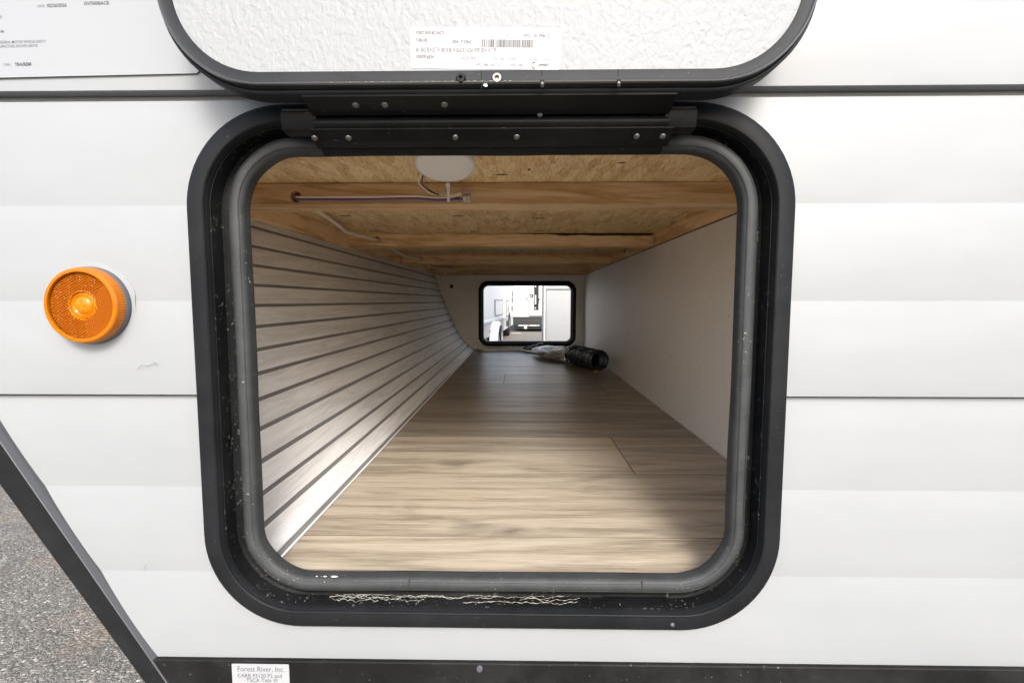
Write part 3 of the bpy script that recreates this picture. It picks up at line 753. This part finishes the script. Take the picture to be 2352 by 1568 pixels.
# compliance sticker on the skirt
X0, Z1 = -.3065, -.3845
sticker(X0, X0+.0615, Z1-.045, Z1, .4885, .0012, 'paper', [
    ('Forest River, Inc.', X0+.0057, Z1-.0085, .0062, .86, -.01), ('CARB 93120 P2 and', X0+.0057, Z1-.0152, .0044, .95, 0), ('TSCA Title VI', X0+.0150, Z1-.0203, .0044, .98, 0),
    ('Compliant', X0+.0188, Z1-.0254, .0044, 1.0, 0)], 'compliance_sticker', 'small white compliance sticker on the black skirt below the hatch', 'sticker', 0, 'greyink')
# certification sheet, upper left
X1, Z0 = -.312, .2175
sticker(X1-.32, X1, Z0, Z0+.17, .4912, .004, 'film', [
    ('DATE:', X1-.1535, .2815, .0025, .8, 0), ('02/26/2026', X1-.1440, .2815, .0032, .95, .04), ('GV7500BACR', X1-.1080, .2825, .0032, .95, .04),
    ('TIRE:', X1-.1950, .2725, .0026, .8, 0), ('RIM:', X1-.1935, .2590, .0026, .8, 0),
    ('THIS VEHICLE CONFORMS TO ALL APPLICABLE U.S. FEDERAL MOTOR VEHICLE SAFETY', X1-.2640, .2490, .0027, .80, 0), ('STANDARDS IN EFFECT ON THE DATE OF MANUFACTURE SHOWN ABOVE.', X1-.2580, .2452, .0027, .80, 0),
    ('TYPE:', X1-.1920, .2280, .0025, .8, 0), ('TRA/REM', X1-.1810, .2280, .0031, .95, .05)],
    'certification_sheet', 'large pale certification sheet on the siding, left of the raised door', 'sticker', -.8, 'greyink')

# ------------------------------------------------------------------ lamp, wires and loose things in the bay
PL = empty('puck_light', (-.0985, .66, .176)); tag(PL, 'round milky puck light drooping from the bay ceiling', 'light')
ax = Vector((0, math.sin(R(10)), -math.cos(R(10)))).normalized()
ax = Vector((0, -math.sin(R(10)), -math.cos(R(10)))); ax.y = -ax.y*-1
ax = Vector((0, .0, -1)); ax.rotate(Matrix.Rotation(R(-16), 3, 'X'))
obj('diffuser', lathe((-.0985, .66, .1765), ax, [(.0395, -.004), (.0397, -.001), (.0385, .0010), (.034, .0024), (.02, .0034), (0, .0038)], 48), 'lens', PL, True)
obj('housing', lathe((-.0985, .66, .1765), ax, [(.0, -.0125), (.034, -.0125), (.0385, -.010), (.0392, -.0042), (.0, -.0042)], 48), 'whiteplastic', PL, ang=40)
obj('mounting_spring', tube([(-.0985, .66, .187), (-.0985, .652, .2003)], .0035, None, 10), 'whiteplastic', PL, True)

def cable(name, pts, r, mat, label, cat, k=8, extra=()):
    P = smooth_path(pts, k); 
    if label:
        e = tag(empty(name, pts[0]), label, cat)
        obj('strand', tube(P, r, None, 8), mat, e, True)
        for nm, pp, rr, mt in extra: obj(nm, tube(smooth_path(pp, k), rr, None, 8), mt, e, True)
        return e
    return obj(name, tube(P, r, None, 8), mat, None, True)
W1 = cable('lamp_cable', [(-.388, .872, .1760), (-.381, .848, .1757), (-.372, .8415, .1745), (-.345, .8440, .1752), (-.250, .8445, .1755), (-.180, .8440, .1762), (-.135, .8425, .1730), (-.112, .8405, .1745), (-.096, .8390, .1795)], .0021, 'pinkwire',
      'cream and purple lamp cable run along the first joist', 'cable', 8,
      [('strand', [(-.388, .874, .1718), (-.381, .848, .1715), (-.372, .8415, .1705), (-.345, .8450, .1715), (-.250, .8455, .1718), (-.180, .8450, .1725), (-.140, .8420, .1692), (-.110, .8400, .1700), (-.092, .8385, .1695)], .0019, 'purple'),
       ('lead', [(-.122, .690, .186), (-.140, .740, .196), (-.162, .800, .1900), (-.160, .836, .1870), (-.150, .8425, .1800), (-.130, .8425, .1770), (-.112, .8405, .1770), (-.096, .8390, .1815)], .0012, 'whitewire'),
       ('lead', [(-.122, .694, .186), (-.138, .742, .194), (-.157, .800, .1880), (-.153, .836, .1850), (-.138, .8425, .1780), (-.118, .8420, .1755), (-.104, .8400, .1720), (-.092, .8385, .1690)], .0011, 'blackwire')])
o = box('zip_tie', -.1225, -.1175, .8365, .8400, .1655, .1970, 'whiteplastic', W1, .0008); box('tie_head', -.1240, -.1165, .8340, .8400, .1890, .1960, 'whiteplastic', W1, .001)
SC = empty('splice_connector', (-.088, .838, .180)); tag(SC, 'clear lever splice connector with a red tab, joined to the cream wire', 'connector')
box('shell', -.0985, -.0825, .8310, .8450, .1770, .1850, 'clear', SC, .0012); box('red_tab', -.0975, -.0875, .8328, .8440, .1790, .1848, 'redplastic', SC, .0008)
SC = empty('splice_connector', (-.086, .838, .170)); tag(SC, 'clear lever splice connector with a white tab, just below the red one', 'connector')
box('shell', -.0950, -.0830, .8310, .8450, .1655, .1745, 'clear', SC, .0012); box('white_tab', -.0945, -.0895, .8318, .8440, .1665, .1735, 'whiteplastic', SC, .0008)
cable('ceiling_wire', [(-.388, .870, .1775), (-.392, .905, .1790), (-.400, .97, .1795), (-.428, 1.10, .1850), (-.440, 1.20, .1830), (-.455, 1.30, .1800), (-.440, 1.38, .1790), (-.432, 1.45, .1800), (-.427, 1.485, .1820), (-.425, 1.52, .1825), (-.430, 1.60, .1800), (-.450, 1.80, .1780), (-.455, 1.98, .1760), (-.440, 2.10, .1790), (-.430, 2.16, .1825), (-.428, 2.24, .1825), (-.435, 2.32, .1790), (-.46, 2.50, .1740), (-.44, 2.68, .1750), (-.40, 2.80, .1800), (-.388, 2.84, .1825), (-.395, 2.90, .1820), (-.45, 2.96, .160), (-.47, 3.00, .135), (-.445, 3.03, .105), (-.426, 3.056, .091)], .0036, 'whitewire',
      'thin white twin wire looping through joist holes along the slatted side', 'wire', 8,
      [('strand', [(-.390, .905, .1815), (-.402, .97, .1825), (-.431, 1.10, .1880), (-.444, 1.20, .1855), (-.459, 1.30, .1825), (-.443, 1.38, .1815), (-.434, 1.45, .1825), (-.429, 1.485, .1845)], .0020, 'whitewire')])
obj('wire_hole', lathe((-.424, 3.0496, .090), (0, -1, 0), [(0, 0), (.008, .0002), (.0115, .0006), (.0125, 0)], 14, rib=lambda k, h: .002*math.sin(k*2.1) if h > 0 else 0), 'hole', T)

# coiled black hose
CO = tag(empty('coiled_hose', (.30, 2.24, ZF)), 'black coiled hose lying against the right wall of the bay', 'hose')
a0, a1 = Vector((.3440, 2.115, -.2560)), Vector((.2560, 2.370, -.2560)); dv = (a1-a0); L = dv.length; dv.normalize(); uu = dv.cross(Vector((0, 0, 1))).normalized(); vv = uu.cross(dv)
turns, rr = 13, .0420; pts = []
for i in range(turns*26+1):
    a = 2*math.pi*i/26; pts.append(a0+dv*(L*i/(turns*26))+(uu*math.cos(a)+vv*math.sin(a))*rr)
obj('coil', tube(pts, .0048, None, 8), 'coil', CO, True)
obj('end_ring', tube([a0+(uu*math.cos(R(i*15))+vv*math.sin(R(i*15)))*rr for i in range(25)], .0040, None, 8), 'coil', CO, True)
obj('inner_sleeve', lathe(a0, dv, [(.0290, .050), (.0290, L-.002), (.0, L-.002), (.0, L-.004), (.0280, L-.004), (.0280, .050)], 32), 'blackplastic', CO, True)
box('size_tag', .318, .333, 2.098, 2.106, -.3022, -.2965, 'orange', CO, .001)
obj('end_fitting', lathe((.232, 2.345, -.288), (-.3, -1, .1), [(0, 0), (.010, 0), (.0125, .006), (.010, .016), (0, .018)], 20), 'blackplastic', CO, ang=50)
# crumpled bag
from mathutils import noise
def bag():
    bm = bmesh.new(); bmesh.ops.create_icosphere(bm, subdivisions=5, radius=1)
    for v in bm.verts:
        n = v.co.normalized(); d = 1+.30*noise.noise(n*2.3)+.18*abs(noise.noise(n*5.5))+.09*abs(noise.noise(n*13))
        x, y, z = n*d
        tap = .55+.45*(x*.5+.5)
        v.co = Vector((.172+x*.088, 2.60+y*.13-x*.09, -.268+z*.033*tap))
        if v.co.z < -.3018: v.co.z = -.3018+.0015*noise.noise(v.co*80)
    return bm
BG = obj('plastic_bag', bag(), 'bag', None, ang=25); tag(BG, 'crumpled thin white plastic bag behind the coiled hose', 'bag')
# crank rod
CR = tag(empty('crank_rod', (0, 2.85, ZF)), 'bent zinc crank rod lying across the bay floor below the far hatch', 'crank')
obj('shaft', tube(smooth_path([(-.262, 3.00, -.295), (-.235, 2.93, -.2955), (-.190, 2.92, -.2955), (-.09, 2.93, -.2945), (-.005, 2.93, -.2935), (.045, 2.87, -.2940), (.105, 2.78, -.2950), (.125, 2.76, -.2950)], 8), .0062, None, 12), 'steel', CR, True)
obj('socket', lathe((.110, 2.775, -.2935), (.83, -.55, 0), [(0, 0), (.0088, 0), (.0095, .004), (.0095, .024), (.0065, .024), (.006, .008), (0, .008)], 20), 'steel', CR, ang=40)
obj('shaft', tube([(.125, 2.71, -.2960), (.27, 2.66, -.2960)], .005, None, 10), 'steel', CR, True)
# black plug-like connector
PC = tag(empty('plug_connector', (.07, 2.93, ZF)), 'black plastic plug lying just under the far hatch, left of the bag', 'plug')
obj('body', lathe((.075, 2.935, -.279), (.95, -.2, .12), [(0, 0), (.012, 0), (.016, .006), (.016, .03), (.024, .036), (.024, .064), (.019, .068), (.019, .056), (0, .056)], 24), 'blackplastic', PC, ang=40)
obj('latch', boxbm(.018, .082, 2.905, 2.93, -.297, -.276, .004), 'blackplastic', PC)
obj('prong', tube([(.02, 2.90, -.285), (.035, 2.90, -.270), (.075, 2.91, -.268)], .004, None, 8), 'blackplastic', PC, True)
obj('cord', tube(smooth_path([(.135, 2.925, -.272), (.16, 2.93, -.268), (.19, 2.95, -.280), (.20, 2.96, -.295)], 6), .005, None, 8), 'blackplastic', PC, True)

# ------------------------------------------------------------------ the lot beyond the far hatch
# trailer along the left, seen obliquely
def side_pt(Y): return -.53+.09375*(Y-7.2)
TA = tag(empty('parked_trailer', (side_pt(7.2), 7.2, -.93)), 'white trailer parked along the left with an open wheel arch, seen through the far hatch', 'trailer')
def side_panel(name, Y0, Y1, z0, z1, mat, parent, off=0, th=.01, fn=side_pt):
    bm = bmesh.new(); d = Vector((fn(Y1)-fn(Y0), Y1-Y0, 0)).normalized(); n = Vector((d.y, -d.x, 0))
    P = []
    for Y in (Y0, Y1):
        for z in (z0, z1):
            for o in (off, off-th): P.append(bm.verts.new(Vector((fn(Y), Y, z))+n*o))
    for f in ((0, 2, 3, 1), (4, 5, 7, 6), (0, 1, 5, 4), (2, 6, 7, 3), (0, 4, 6, 2), (1, 3, 7, 5)): bm.faces.new([P[i] for i in f])
    bmesh.ops.recalc_face_normals(bm, faces=bm.faces); return obj(name, bm, mat, parent)
side_panel('body', 5.2, 9.55, -.56, 2.0, 'trailerwhite', TA, 0, 2.2)
side_panel('belt_trim', 5.2, 9.55, -.335, -.300, 'trailerwhite', TA, .018, .018)
side_panel('lower_panel', 5.2, 9.54, -.555, -.335, 'trailergrey', TA, .006, .006)
side_panel('corner_trim', 9.50, 9.56, -.56, 2.0, 'goldline', TA, .012, .02)
side_panel('underbody', 5.3, 9.45, -.72, -.561, 'darkmetal', TA, -.03, 2.1)
w1 = side_panel('window_frame', 8.30, 9.35, -.26, .02, 'greyline', TA, .010, .010); side_panel('window_pane', 8.36, 9.29, -.245, .005, 'trailerwhite', w1, .013, .004)
obj('side_marker', lathe((side_pt(7.75)+.005, 7.75, -.475), (1, -.1, 0), [(.028, 0), (.026, .012), (0, .016)], 14), 'amber', TA, True)
def wheel(cx, cy, cz, r, wdt, parent, ax=(1, -.094, 0)):
    ty = obj('tyre', lathe((cx, cy, cz), ax, [(r*.6, -wdt*.5), (r*.92, -wdt*.5), (r, -wdt*.38), (r, wdt*.38), (r*.92, wdt*.5), (r*.6, wdt*.5)], 40, rib=lambda k, h: -.008*(k % 2) if abs(h) < wdt*.45 else 0), 'tyre', parent, ang=40)
    obj('rim', lathe((cx, cy, cz), ax, [(0, wdt*.30), (r*.2, wdt*.30), (r*.22, wdt*.2), (r*.5, wdt*.25), (r*.60, wdt*.42), (r*.62, wdt*.40), (r*.62, -wdt*.4), (0, -wdt*.4)], 30), 'steel', ty, ang=40)
for yy in (8.10,):
    fx = side_pt(yy)
    wheel(fx+.01, yy, -.67, .26, .20, TA)
    arch = []
    for i in range(15):
        a = R(180*i/14); arch.append((yy+.31*math.cos(a), -.67+.28*math.sin(a)))
    bm = bmesh.new(); outer = [(yy+(.37)*math.cos(R(180*i/14)), -.70+.37*math.sin(R(180*i/14))) for i in range(15)]
    V = [[bm.verts.new((side_pt(q[0])+o, q[0], q[1])) for q in arch] for o in (0, .13)]; V2 = [[bm.verts.new((side_pt(q[0])+o, q[0], q[1])) for q in outer] for o in (0, .10)]
    for i in range(14):
        bm.faces.new((V[0][i], V[0][i+1], V[1][i+1], V[1][i])); bm.faces.new((V[1][i], V[1][i+1], V2[1][i+1], V2[1][i])); bm.faces.new((V2[1][i], V2[1][i+1], V2[0][i+1], V2[0][i]))
    bmesh.ops.recalc_face_normals(bm, faces=bm.faces); obj('fender', bm, 'trailerwhite', TA, ang=40)
# second trailer behind it on the left
fb = lambda Y: -.364+(.149/2.5)*(Y-12)
TB = tag(empty('parked_trailer', (fb(12), 12, -.93)), 'white trailer standing just behind the left one, with small dark oval vents', 'trailer')
side_panel('body', 11.2, 14.5, -.70, 2.2, 'trailerwhite', TB, 0, 2.0, fb)
side_panel('belt_trim', 11.2, 14.5, -.46, -.43, 'trailergrey', TB, .012, .012, fb)
side_panel('corner_trim', 14.44, 14.52, -.70, 2.2, 'trailergrey', TB, .012, .02, fb)
for (y0, y1, z0, z1) in ((12.35, 13.0, -.40, .02), (12.35, 13.0, -.80+.15, -.50)):
    v = side_panel('hatch', y0, y1, z0, z1, 'greyline', TB, .008, .008, fb); side_panel('hatch_panel', y0+.07, y1-.07, z0+.03, z1-.03, 'trailerwhite' if z1 > -.1 else 'darkmetal', v, .012, .004, fb)
for (y0, z0) in ((12.75, -.22), (14.15, -.22), (14.2, .03), (14.2, .20)):
    obj('vent', lathe((fb(y0)+.012, y0, z0), (1, -.06, 0), [(0, .012), (.07, .010), (.085, 0)], 20), 'darkmetal', TB, True)
wheel(fb(13.2)-.10, 13.2, -.61, .32, .24, TB, (1, -.06, 0))
obj('jack_foot', boxbm(fb(13.9), fb(13.9)+.30, 13.85, 13.95, -.925, -.90, .004), 'steel', TB)
# trailer whose rear faces us
TC = tag(empty('parked_trailer', (.9, 15, -.93)), 'white trailer seen from behind, with black bumper and faceted emblem', 'trailer')
box('body', -.205, 2.25, 15.0, 20.5, -.49, 2.3, 'trailerwhite', TC, .02, 2)
bp = box('bumper', -.205, 2.25, 14.93, 14.999, -.73, -.485, 'darkmetal', TC, .004)
box('bumper_line', -.20, 2.24, 14.925, 14.9295, -.585, -.578, 'alu', bp); box('bumper_line', -.20, 2.24, 14.925, 14.9295, -.542, -.538, 'blackplastic', bp)
box('underframe', -.16, 2.2, 14.95, 20.3, -.86, -.735, 'blackplastic', TC, .004)
for xa, xb, mt in ((-.045, .265, 'whiteplastic'), (.285, .52, 'whiteplastic'), (.525, .60, 'trailerwhite')):
    box('tail_strip', xa, xb, 14.932, 14.948, -.755, -.733, mt, TC, .003)
box('plate_holder', .135, .215, 14.90, 14.93, -.84, -.785, 'whiteplastic', TC, .003)
wf = obj('window_frame', sweep_rr(rrect(.480, -.250, .212, .220, .06, 6), [(0, 14.998), (0, 14.975), (.024, 14.975), (.024, 14.998)]), 'darkmetal', TC)
obj('window_pane', prism_y([(p[0], p[1]) for p in rrect(.480, -.250, .190, .198, .045, 6)], 14.985, 14.995), 'trailerwhite', wf)
def flat(pts, y, mat, name, parent): return obj(name, prism_y(pts, y-.003, y), mat, parent)
em = flat([(.155, .215), (.355, .215), (.43, .20), (.41, .06), (.28, -.05), (.16, .09)], 14.9985, 'trailerwhite', 'emblem', TC)
flat([(.285, .215), (.42, .195), (.405, .095), (.345, .085), (.30, .10)], 14.994, 'darkmetal', 'emblem_quarter', em)
flat([(.168, .095), (.225, .10), (.262, .08), (.270, -.035), (.215, .02)], 14.994, 'darkmetal', 'emblem_quarter', em)
flat([(.315, .13), (.365, .13), (.345, .18)], 14.990, 'trailerwhite', 'emblem_triangle', em)
flat([(.205, .075), (.245, .065), (.250, .015)], 14.990, 'trailerwhite', 'emblem_triangle', em)
flat([(.19, .16), (.235, .15), (.22, .185)], 14.994, 'trailergrey', 'emblem_triangle', em)
box('hook', .52, .56, 14.98, 14.999, .30, .31, 'darkmetal', TC)
# the nearer trailer on the right
TD = tag(empty('parked_trailer', (1.4, 6, -.93)), 'pale grey trailer end with thin panel frame, filling the right of the far hatch', 'trailer')
box('body', .287, 2.7, 6.0, 6.45, -.72, 2.1, 'trailergrey', TD, .02, 2)
pf = obj('panel_frame', sweep_rr(rrect(1.05, -.40, .735, .545, .02, 3), [(0, 5.999), (0, 5.990), (.006, 5.990), (.006, 5.999)]), 'greyline', TD)
box('corner_trim', .289, .312, 5.985, 5.9995, -.72, 2.1, 'trailerwhite', TD, .003)
PB = tag(empty('mounting_bar', (.20, 5.9, -.1)), 'dark upright metal bar with two pale bolts beside the grey trailer corner', 'bar')
box('bar', .170, .228, 5.93, 5.99, -.112, 1.9, 'darkmetal', PB, .004)
box('bar_flange', .228, .284, 5.96, 5.975, .2, 1.9, 'darkmetal', PB, .002)
for zz in (.173, -.086): obj('bolt', lathe((.187, 5.93, zz), (0, -1, 0), [(.009, 0), (.008, .004), (0, .005)], 12), 'whiteplastic', PB, True)
box('light_strip', .180, .196, 5.924, 5.931, -.040, .070, 'whiteplastic', PB, .002)
box('amber_marker', .2285, .243, 5.925, 5.958, .000, .030, 'amber', PB, .003)
